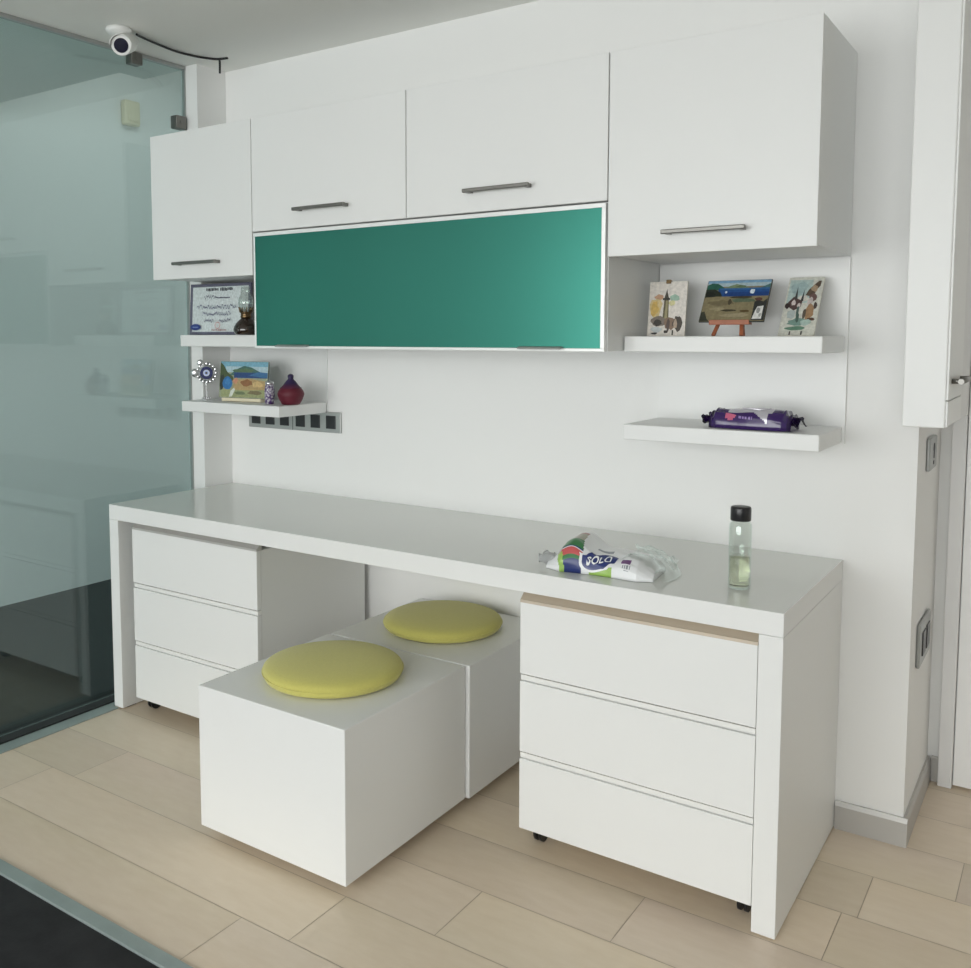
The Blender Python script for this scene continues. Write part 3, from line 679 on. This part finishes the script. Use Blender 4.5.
bm = bmesh.new(); lathe(bm, [(.0385, .0595), (.0395, .0605), (.0385, .0620)], 44, px_, py_, pz_); obj('lid_rim', bm, M['pot'], rp)

# ------------------------------------------------------------------ wipes pack (purple)
def loft_pack(L, hw, H, nu, nt_, shape, crimp=.012, seed=1, crumple=.0015):
    """pillow pack along x; returns bm and P(u,s): u in -L/2..L/2, s 0 front foot .. 1 back foot"""
    rnd = random.Random(seed); ph = [(rnd.uniform(10, 90), rnd.uniform(2, 14), rnd.uniform(0, 6.28), rnd.uniform(.3, 1)) for _ in range(7)]
    def P(u, s):
        hgt, wid, cy = shape(u)
        t = PI*s
        c_, s_ = math.cos(t), math.sin(t)
        y = cy - wid*(abs(c_)**.62)*(1 if c_ > 0 else -1)
        z = hgt*(max(s_, 0)**.62)
        n = sum(a*math.sin(fu*u+fs*s*3+p) for fu, fs, p, a in ph)/2.5
        edge = min(1, s*8, (1-s)*8)
        return Vector((u, y + crumple*n*edge*.8, max(z + crumple*n*edge, .0004)))
    bm = bmesh.new(); uv = []
    grid = [[bm.verts.new(P(-L/2+L*i/nu, j/nt_)) for j in range(nt_+1)] for i in range(nu+1)]
    for i in range(nu):
        for j in range(nt_):
            f = bm.faces.new((grid[i][j], grid[i+1][j], grid[i+1][j+1], grid[i][j+1])); f.smooth = True
            uv.append((f, -L/2+L*(i+.5)/nu, (j+.5)/nt_))
        f = bm.faces.new((grid[i][0], grid[i][nt_], grid[i+1][nt_], grid[i+1][0]))
    bm.faces.new([v for v in grid[0]]); bm.faces.new([v for v in grid[-1]][::-1])
    return bm, P, uv

wp = thing('wipes_pack', 'purple plastic pack of wet wipes lying on the lower shelf', 'pack', (2.155, -.188, S2T+.0004), (0, 0, -.03))
L = .212
def wshape(u):
    a = abs(u)/(L/2)
    if a > .80:
        k = (a-.80)/.20
        fl = [.052, .040, .030][0]
        return (.048*(1-k) + .036*k + .005*math.sin(k*9), .050*(1-k)+.038*k, 0)
    return (.051*(1-.08*a*a), .054-.004*a, .0)
bm, P, uv = loft_pack(L, .05, .05, 90, 36, wshape, seed=4, crumple=.0026)
pals = [M['purple'], mat('silver_print_and_glint', (.62,.60,.66), .25, metal=.3, srgb=False, bump=.1), mat('pink_print', (.55,.12,.22), .3, srgb=False, bump=.05), mat('lilac_print', (.28,.18,.45), .3, srgb=False, bump=.05), mat('dark_purple_film', (.02,.008,.05), .25, srgb=False, bump=.1)]
for f, u, s in uv:
    mi = 0
    if -.055 < u < .060 and .30 < s < .62: mi = 1
    elif .014 < u < .050 and .06 < s < .30 and (u-.014)/.036 > (.30-s)/.24*.9: mi = 1  # silver triangle: a highlight painted onto the front of the film
    elif ((u+.045)/.015)**2+((s-.17)/.085)**2 < 1: mi = 2
    elif -.024 < u < .012 and .10 < s < .19 and int(u*400) % 3: mi = 3
    elif abs(u) > .097 or (abs(u) > .083 and s > .5): mi = 4
    f.material_index = mi
body = obj('pack_body', bm, pals, wp, local=True)
for sgn in (-1, 1):
    bm = bmesh.new(); rows_ = []
    for i in range(5):
        u = sgn*(L/2-.004+.0055*i); row = []
        for j in range(13):
            q = j/12; y = -.038+.076*q
            row.append(bm.verts.new((u + .002*math.sin(j*2.1), y*(1+.06*i), .022+.014*math.sin(q*7+i*.9+sgn)*(.6+.12*i))))
        rows_.append(row)
    for i in range(4):
        for j in range(12): bm.faces.new((rows_[i][j], rows_[i+1][j], rows_[i+1][j+1], rows_[i][j+1])).smooth = True
    bmesh.ops.solidify(bm, geom=list(bm.faces), thickness=.0008)
    obj('crimped_end', bm, [M['purple']], wp, local=True)
bm = bmesh.new(); nn = 24
ring = []
for k in range(nn):
    a = 2*PI*k/nn; p = P(.005+.036*math.cos(a), .53+.10*math.sin(a)); ring.append(p)
vs0 = [bm.verts.new(p+Vector((0, 0, .0004))) for p in ring]; vs1 = [bm.verts.new(p+Vector((0, 0, .0022))) for p in ring]
for k in range(nn): bm.faces.new((vs0[k], vs0[(k+1) % nn], vs1[(k+1) % nn], vs1[k]))
bm.faces.new(vs1)
obj('flap_sticker', bm, pals[1], wp, local=True, label='pale silver resealable flap')

# ------------------------------------------------------------------ napkin pack with writing
np_ = thing('napkin_pack', 'crumpled white and green plastic pack with blue lettering on the desktop', 'pack', (1.866, -.462, .7505), (0, 0, .13))
L = .285
def nshape(u):
    a = (u+L/2)/L
    h = .046 + .036*math.exp(-((u+.068)/.040)**2) - .010*max(0, (a-.75)/.25)
    k = max(0, (.16-a)/.16); k2 = max(0, (a-.86)/.14)
    h = h*(1-.75*k)*(1-.55*k2)
    return (h, .088*(1-.35*k)*(1-.25*k2), .012*math.sin(a*4))
bm, P, uv = loft_pack(L, .09, .05, 110, 54, nshape, seed=11, crumple=.0042)
white = mat('white_film_print', (.80,.81,.82), .3, srgb=False, bump=.25, bscale=50)
pals = [white, mat('green_print', (.045,.19,.065), .3, srgb=False, bump=.1), mat('red_print', (.56,.10,.10), .3, srgb=False, bump=.05), mat('navy_print', (.02,.035,.16), .3, srgb=False, bump=.05),
        mat('lime_print', (.33,.52,.12), .3, srgb=False, bump=.05), mat('violet_print', (.16,.06,.20), .3, srgb=False, bump=.05), mat('grey_print', (.25,.27,.30), .35, srgb=False, bump=.05),
        mat('olive_print', (.34,.33,.25), .3, srgb=False, bump=.1), mat('straw_print', (.52,.43,.16), .3, srgb=False, bump=.05), mat('mauve_print', (.38,.17,.15), .3, srgb=False, bump=.05)]
for f, u, s in uv:
    mi = 0; uu = u + .05*(s-.2)
    if -.108 < uu < (-.038 if s > .2 else -.05):
        mi = 3 if s < .10 else 1 if s < .13 else 2 if s < .235 else 0 if s < .255 else 3 if s < .285 else 1 if s < .44 else 7 if s < .52 else 8 if (s < .60 and uu < -.08) else 9 if s < .60 else 0
        if uu < -.095 and s < .2: mi = 4
    elif uu < -.05: mi = 0
    elif s < .13 and -.022 < u < .038 and s < .06+1.6*(u+.022): mi = 4
    elif .060 < u < .082 and .24 < s < .36: mi = 5
    elif .064 < u < .088 and .16 < s < .22 and int(u*700) % 3: mi = 6
    elif .064 < u < .088 and .09 < s < .12 and int(u*700) % 2: mi = 6
    elif -.02 < u < .03 and .42 < s < .50: mi = 6 if abs(u-.005) < .02 and .44 < s < .48 else 0
    f.material_index = mi
obj('pack_body', bm, pals, np_, local=True)
def on_pack(u, s, lift):
    e = 1e-3
    n = (P(u+e, s)-P(u-e, s)).cross(P(u, s+e)-P(u, s-e)).normalized()
    return P(u, s)+n*lift
# distances measured up the front face, so that the print keeps its proportions
_N = 320; _arc = [0.]
for i in range(_N): _arc.append(_arc[-1]+(P(.004, .85*(i+1)/_N)-P(.004, .85*i/_N)).length)
def s_of(d_):
    d_ = max(0, min(d_, _arc[-1]-1e-6))
    for i in range(_N):
        if _arc[i+1] >= d_: return .85*(i+(d_-_arc[i])/max(_arc[i+1]-_arc[i], 1e-9))/_N
def patch(cu, cd, ru, rd, lift, rings=6, n=40, tilt=0.):
    bm = bmesh.new(); prev = [bm.verts.new(on_pack(cu, s_of(cd), lift))]
    for k in range(1, rings+1):
        q = k/rings; cur = []
        for i in range(n):
            a = 2*PI*i/n; du, dd = ru*q*math.cos(a), rd*q*math.sin(a)
            cur.append(bm.verts.new(on_pack(cu+du, s_of(cd+dd+tilt*du), lift)))
        for i in range(n):
            j = (i+1) % n
            bm.faces.new((prev[0], cur[i], cur[j])) if len(prev) == 1 else bm.faces.new((prev[i], cur[i], cur[j], prev[j]))
        prev = cur
    return bm
TL = .34; CD = .041
lg = obj('logo_border', patch(.003, CD, .051, .031, .0012, tilt=TL), white, np_, local=True)
lo = obj('logo_oval', patch(.004, CD, .045, .0250, .0020, tilt=TL), pals[3], lg, local=True, label='blue logo oval')
cu = bpy.data.curves.new('lettering', 'FONT'); cu.body = 'SOLO'; cu.size = 1; cu.resolution_u = 3; cu.offset = .018
to = bpy.data.objects.new('lettering', cu); COL.objects.link(to)
dg = bpy.context.evaluated_depsgraph_get()
me = bpy.data.meshes.new_from_object(to.evaluated_get(dg)); bpy.data.objects.remove(to)
bm = bmesh.new(); bm.from_mesh(me)
bmesh.ops.triangulate(bm, faces=bm.faces)
bmesh.ops.subdivide_edges(bm, edges=[e_ for e_ in bm.edges if e_.calc_length() > .12], cuts=2, use_grid_fill=False)
bmesh.ops.triangulate(bm, faces=bm.faces)
xs = [v.co.x for v in bm.verts]; ys = [v.co.y for v in bm.verts]
for v in bm.verts:
    a = (v.co.x-min(xs))/(max(xs)-min(xs)); b = (v.co.y-min(ys))/(max(ys)-min(ys))
    du = -.032+.062*a
    v.co = on_pack(.004+du, s_of(CD-.0120+.0235*b+TL*du), .0032)
obj('lettering', bm, mat('white_ink', (.86,.87,.88), .4, srgb=False, bump=.02), lg, local=True, label='white capital lettering')
# loose clear film at the open end
bm = bmesh.new(); rnd = random.Random(5); nu, nv = 16, 18
g_ = []
for i in range(nu+1):
    row = []
    for j in range(nv+1):
        a, b = i/nu, j/nv
        x = .055+.115*a+.02*math.sin(b*5); y = -.06+.25*b+.02*math.sin(a*4)
        z = .004+(.040*(1-a)**1.2+.012*math.sin(a*9+b*6)**2)*(1-.45*b)+.006*math.sin(b*13+a*5)**2
        if a > .93 or b > .95: z = .002+.002*math.sin(a*30+b*22)**2
        if a < .5 and b < .62: z = max(z, P(min(x, L/2-.001), min(max((y+.088)/.176, 0), 1)).z+.003)
        row.append(bm.verts.new((x, y, z)))
    g_.append(row)
for i in range(nu):
    for j in range(nv): bm.faces.new((g_[i][j], g_[i+1][j], g_[i+1][j+1], g_[i][j+1])).smooth = True
obj('loose_film', bm, M['film'], np_, local=True, label='loose clear plastic film')
bm = bmesh.new(); rows_ = []
for i in range(6):
    row = []
    for j in range(15):
        q = j/14; row.append(bm.verts.new((-L/2+.006-.0055*i-.010*math.sin(q*5)*(i/5), -.050+.090*q, .003+.020*(1-abs(2*q-1))*(1-.06*i)+.006*math.sin(q*16+i*.8)*(i/5)+.0025*i)))
    rows_.append(row)
for i in range(5):
    for j in range(14): bm.faces.new((rows_[i][j], rows_[i+1][j], rows_[i+1][j+1], rows_[i][j+1])).smooth = True
bmesh.ops.solidify(bm, geom=list(bm.faces), thickness=.0006)
obj('crimped_end', bm, white, np_, local=True)

# ------------------------------------------------------------------ bottle
bx, by, bz = 2.204, -.444, .7503
bo = thing('bottle', 'clear bottle with a black cap half full of pale yellow liquid on the desktop', 'bottle', (bx, by, bz))
R = .0262
bm = bmesh.new()
lathe(bm, [(0, 0), (R*.86, 0), (R*.97, .0015), (R, .005), (R, .150), (R*.97, .155), (R*.86, .1595), (R*.80, .162), (R*.80, .1635), (R*.72, .1635), (R*.72, .1615), (R*.80, .158), (R*.90, .153), (R*.925, .149), (R*.925, .0075), (R*.86, .0055), (0, .005)], 48, bx, by, bz)
obj('body', bm, M['bottle'], bo, label='clear plastic bottle wall')
bm = bmesh.new(); lathe(bm, [(0, .0057), (R*.85, .0060), (R*.915, .0085), (R*.915, .0755), (R*.90, .0765), (0, .0760)], 48, bx, by, bz)
obj('liquid', bm, M['liquid'], bo, label='pale yellow liquid')
bm = bmesh.new()
lathe(bm, [(0, .1640), (R*.88, .1640), (R*.90, .1650), (R*.90, .193), (R*.86, .1965), (R*.70, .1975), (0, .1975)], 60, bx, by, bz)
for v in bm.verts:
    rr = math.hypot(v.co.x-bx, v.co.y-by)
    if rr > R*.885:
        a = math.atan2(v.co.y-by, v.co.x-bx); k = 1+.012*math.cos(a*30); v.co.x = bx+(v.co.x-bx)*k; v.co.y = by+(v.co.y-by)*k
obj('cap', bm, M['blackp'], bo, label='black ribbed screw cap')

# ------------------------------------------------------------------ daylight and camera
wd = bpy.data.worlds.new('daylight'); sc.world = wd; wd.use_nodes = True
bg = wd.node_tree.nodes['Background']; bg.inputs['Color'].default_value = (.95, .972, .965, 1); bg.inputs['Strength'].default_value = 10.0
la = bpy.data.lights.new('window_daylight', 'AREA'); la.shape = 'RECTANGLE'; la.size = WX1-WX0; la.size_y = WZ1-WZ0; la.energy = 1
la.cycles.is_portal = True
lc = bpy.data.lights.new('corridor_fill', 'AREA'); lc.shape = 'RECTANGLE'; lc.size = .6; lc.size_y = .6; lc.energy = 5.0; lc.color = (1, .98, .95)  # unseen light added to brighten the corridor behind the glass
lco = bpy.data.objects.new('corridor_fill', lc); COL.objects.link(lco); lco.location = (-.8, .45, 2.97)
lo_ = bpy.data.objects.new('window_daylight', la); COL.objects.link(lo_); lo_.location = ((WX0+WX1)/2, Y0-.16, (WZ0+WZ1)/2); lo_.rotation_euler = (-PI/2, 0, PI)
lo_.rotation_euler = (PI/2, 0, 0)

CAMP = (2.8651, -2.6900, 1.3578)
yaw, pitch, roll = math.radians(34.8874), math.radians(4.5978), math.radians(-.0777)
F = Vector((-math.sin(yaw)*math.cos(pitch), math.cos(yaw)*math.cos(pitch), -math.sin(pitch)))
Rr = Vector((math.cos(yaw), math.sin(yaw), 0)); Uu = Rr.cross(F)
R2 = Rr*math.cos(roll)+Uu*math.sin(roll); U2 = -Rr*math.sin(roll)+Uu*math.cos(roll)
cd = bpy.data.cameras.new('camera'); co = bpy.data.objects.new('camera', cd); COL.objects.link(co)
mt = Matrix((R2, U2, -F)).transposed().to_4x4(); mt.translation = Vector(CAMP); co.matrix_world = mt
cd.sensor_fit = 'HORIZONTAL'; cd.sensor_width = 36; cd.lens = 940.96/971*36
cd.shift_x = (485.5-429.99)/971; cd.shift_y = (410.03-484)/971
cd.clip_start = .02
sc.camera = co

sc.view_settings.view_transform = 'Standard'; sc.view_settings.look = 'None'; sc.view_settings.gamma = 1; sc.view_settings.use_curve_mapping = False
sc.view_settings.exposure = -0.58
sc.cycles.use_denoising = True
sc.cycles.max_bounces = 12; sc.cycles.diffuse_bounces = 7; sc.cycles.glossy_bounces = 5; sc.cycles.transmission_bounces = 10; sc.cycles.transparent_max_bounces = 24
sc.cycles.sample_clamp_indirect = 8
